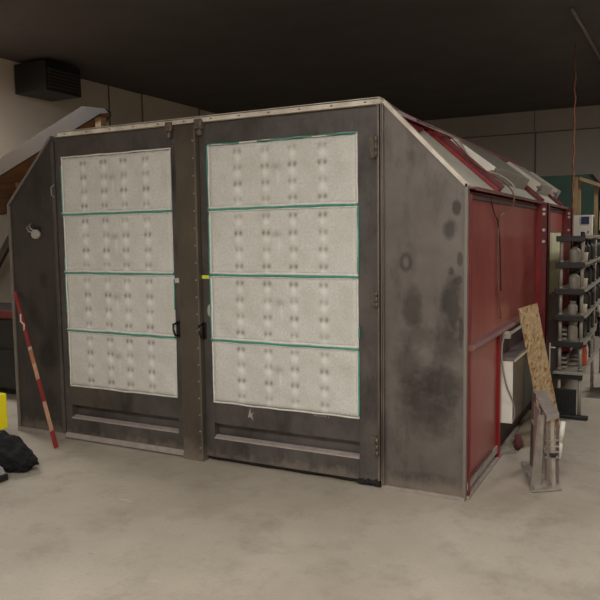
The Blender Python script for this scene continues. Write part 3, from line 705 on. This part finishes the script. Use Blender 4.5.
bottle('white_bottle', (.325, 2.44, LV[4] + .0005), .046, .155, M_DULLW, M_BLACK, 'white bottle with dark cap at the end of the shelf below the top', 'bottle', 'white bottles at the rack end', neck=.4)
bottle('white_bottle', (.325, 2.44, LV[3] + .0005), .046, .150, M_DULLW, M_BLACK, 'white bottle with dark cap at the end of the fourth shelf up', 'bottle', 'white bottles at the rack end', neck=.45)
bottle('white_bottle', (.320, 2.44, LV[1] + .0005), .040, .165, M_DULLW, M_DULLW, 'squat white bottle at the end of the second shelf up of the rack', 'bottle', 'white bottles at the rack end', neck=.75)
tubn = ['fourth shelf up', 'third shelf up', 'shelf below the top']
for q, li in enumerate((3, 2, 4)):
    MB().lathe((.395, 2.50 if 0 else 2.52, LV[li] + .0005), [(.026, 0), (.030, .07), (.032, .075), (.032, .085)], 14).build('cream_tub', M_CARD, origin=(.395, 2.52, LV[li] + .0005),
        label='small cream tub behind the post on the %s of the rack' % tubn[q], cat='tub', group='cream tubs on the rack')
bottle('orange_can', (.386, 2.66, LV[0] + .0005), .036, .19, M_ORANGE, M_REDD, 'orange red spray can on the bottom shelf of the rack', 'can', neck=.7)
for k, (y, m_, nm) in enumerate(((2.9, M_WHITE, 'white'), (3.12, M_BLACKG, 'glossy black'), (3.34, M_GREYP, 'grey'), (3.56, M_BLACK, 'dull black'))):
    bottle('spray_can', (.375, y, LV[0] + .0005), .034, .185, m_, M_WHITE if k % 2 else M_BLACK, '%s spray can on the bottom shelf behind the orange one' % nm, 'can', 'spray cans on the bottom rack shelf', neck=.7)
for j, (z, lb) in enumerate(((LV[1], 'second shelf up'), (LV[0], 'bottom shelf'))):
    t = empty('tray_stack', (.27, 2.5, z + .0005), 'stack of thin dark trays with pale rims on the %s of the rack' % lb, 'trays', 'tray stacks at the rack end')
    for i in range(3): MB().box(.212, .276, 2.40, 2.62, z + .008 + i * .04, z + .022 + i * .04, .003).box(.212, .276, 2.42, 2.60, z + .0005 + i * .04, z + .008 + i * .04).box(.214, .274, 2.42, 2.6, z + .022 + i * .04, z + .0405 + i * .04, mi=1).build('tray', [M_TUBE, M_BLACK], t)

# cable bundle / small hand tools hanging right of the rack
def spray_gun(loc, rz, label):
    t = empty('spray_gun', (0, 0, 0), label, 'spray gun', 'spray guns hanging beside the rack')
    MB().bar((0, -.07, 0), (0, .07, 0), .026, .03, bev=.004).cyl((0, -.07, 0), (0, -.10, 0), .018, 12).build('barrel', M_BLACK, t)
    MB().bar((0, .04, 0), (0, .075, -.12), .022, .032, bev=.004).build('grip', M_BLACKG, t)
    MB().tube([(0, .0, -.015), (0, -.005, -.05), (0, .02, -.08)], .005, 6).build('trigger', M_GALV, t)
    MB().cyl((0, -.02, .015), (0, -.02, .05), .012, 10).lathe((0, -.02, .05), [(.012, 0), (.032, .02), (.034, .07), (.03, .075)], 14).build('cup', M_WHITE, t)
    t.location = loc; t.rotation_euler = (0, 0, rz); return t
spray_gun((.500, 2.95, .80), .3, 'black spray gun with white cup hooked on the rack edge below the third shelf')
spray_gun((.515, 3.30, 1.00), -.2, 'black spray gun with white cup hooked on the rack edge above the third shelf')
mbk = MB().tube([(.44, 2.95, .872), (.47, 2.95, .87), (.497, 2.95, .84), (.497, 2.95, .82)], .004, 6).tube([(.44, 3.30, 1.09), (.475, 3.30, 1.08), (.512, 3.30, 1.05), (.512, 3.3, 1.02)], .004, 6)
mbk.build('tool_hook', M_GALV, rk)
# second pale storage item beside rack bottom: grey stool frame
sb = empty('floor_box', (.62, 3.6, 0), 'grey plastic crate on the floor at the right edge beside the rack', 'crate')
MB().box(.50, .78, 3.3, 3.75, 0.0, .22, .01).build('crate_body', M_GREYP, sb)
MB().box(.49, .79, 3.29, 3.76, .20, .235, .006).build('rim', M_TUBE, sb)

# ------------------------------------------------------------------ storage behind the booth at right
# long low table carrying boxes
tb = empty('back_table', (.3, 6.3, 0), 'grey topped table behind the rack carrying pale boxes', 'table')
MB().box(-.9, 1.8, 5.95, 6.65, 1.50, 1.54, .004).build('table_top', M_SHELF, tb)
for x in (-.85, 1.7):
    for y in (6.0, 6.55): MB().box(x, x + .05, y, y + .05, 0, 1.5, .003).build('leg', M_GREYEDGE, tb)
MB().box(-.85, 1.75, 6.55, 6.58, .1, 1.5).build('back_panel', M_BLACK, tb)
wbx = empty('white_box', (0, 6.2, 1.5405), 'white box with a navy label on the table behind the rack', 'box')
MB().box(-.10, .14, 6.05, 6.35, 1.5405, 1.82, .004).build('carton', M_WHITE, wbx)
MB().box(.0, .10, 6.044, 6.05, 1.70, 1.80, .001).build('label_patch', M_BLUE, wbx)
MB().box(.085, .098, 6.044, 6.05, 1.58, 1.61).build('tab', M_BLACK, wbx)
MB().box(.22, .62, 6.1, 6.4, 1.5405, 1.87, .004).build('cream_box', M_CARD, label='plain cream box at the right edge on the back table', cat='box', origin=(.42, 6.25, 1.5405))
mb = MB().box(.22, .40, 5.98, 6.08, 1.5405, 1.62, .02)
mb.cyl((.24, 5.972, 1.57), (.38, 5.972, 1.57), .02, 10); mb.build('black_case', M_BLACK, label='small black case in front of the cream box', cat='case', origin=(.31, 6.03, 1.5405))
# green board and timber frame
gb = empty('green_panel', (-.2, 8.0, 0), 'tall dark green panel standing against timber behind the booth', 'panel')
MB().prism([(-1.3, 8.0, 0), (-1.3, 8.0, 2.50), (-.06, 8.0, 2.50), (.08, 8.0, 2.33), (.08, 8.0, 0)], (0, .05, 0), .004).build('board', M_GREEN, gb)
MB().bar((-.06, 7.985, 2.50), (.08, 7.985, 2.33), .02, .03, (0, 1, 0)).bar((.08, 7.985, 2.33), (.08, 7.985, 0.0), .02, .03, (0, 1, 0)).build('edge_trim', M_BLACK, gb)
tf = empty('stud_partition', (.2, 6.9, 0), 'pale pine stud partition standing behind the booth at right', 'partition')
MB().bar((-.12, 6.9, 2.36), (.75, 6.9, 2.02), .05, .09, (0, 1, 0), .003).build('top_rail', M_TIMBER, tf)
for x in (-.13, .10, .32, .60):
    MB().box(x - .025, x + .025, 6.93, 7.02, 0, 2.36 - (x + .12) * .39 - .0, .003).build('stud', M_TIMBER, tf)
MB().bar((-.16, 6.86, 2.38), (-.18, 6.86, 1.75), .05, .04, (0, 1, 0)).build('nailed_block', M_TIMBER, tf)
# hanging orange cord
pts = [(-.085 + .007 * math.sin(i * 1.7), 5.80 + .012 * math.cos(i * 2.3), 3.99 - i * .085) for i in range(26)]
mb = MB().tube(smooth(pts, 3), .0085, 8)
mb.tube(smooth([(p[0] + .010 * math.sin(j * 2.1), p[1], p[2]) for j, p in enumerate(pts[4:20])], 3), .006, 6)
mb.build('hanging_cord', M_CORD, origin=(-.085, 5.8, 3.99), label='twisted orange cord hanging from the dark ceiling at right', cat='cord')
# conduit on the ceiling
MB().cyl((.05, 4.2, 3.97), (.15, 7.2, 3.97), .02, 10).cyl((.15, 7.2, 3.99), (.15, 7.2, 3.88), .018, 10).box(.10, .20, 7.15, 7.25, 3.85, 3.90, .01).build('ceiling_conduit', M_GREYEDGE, origin=(.1, 5.7, 3.97),
    label='thin grey conduit pipe running across the dark ceiling', cat='pipe')
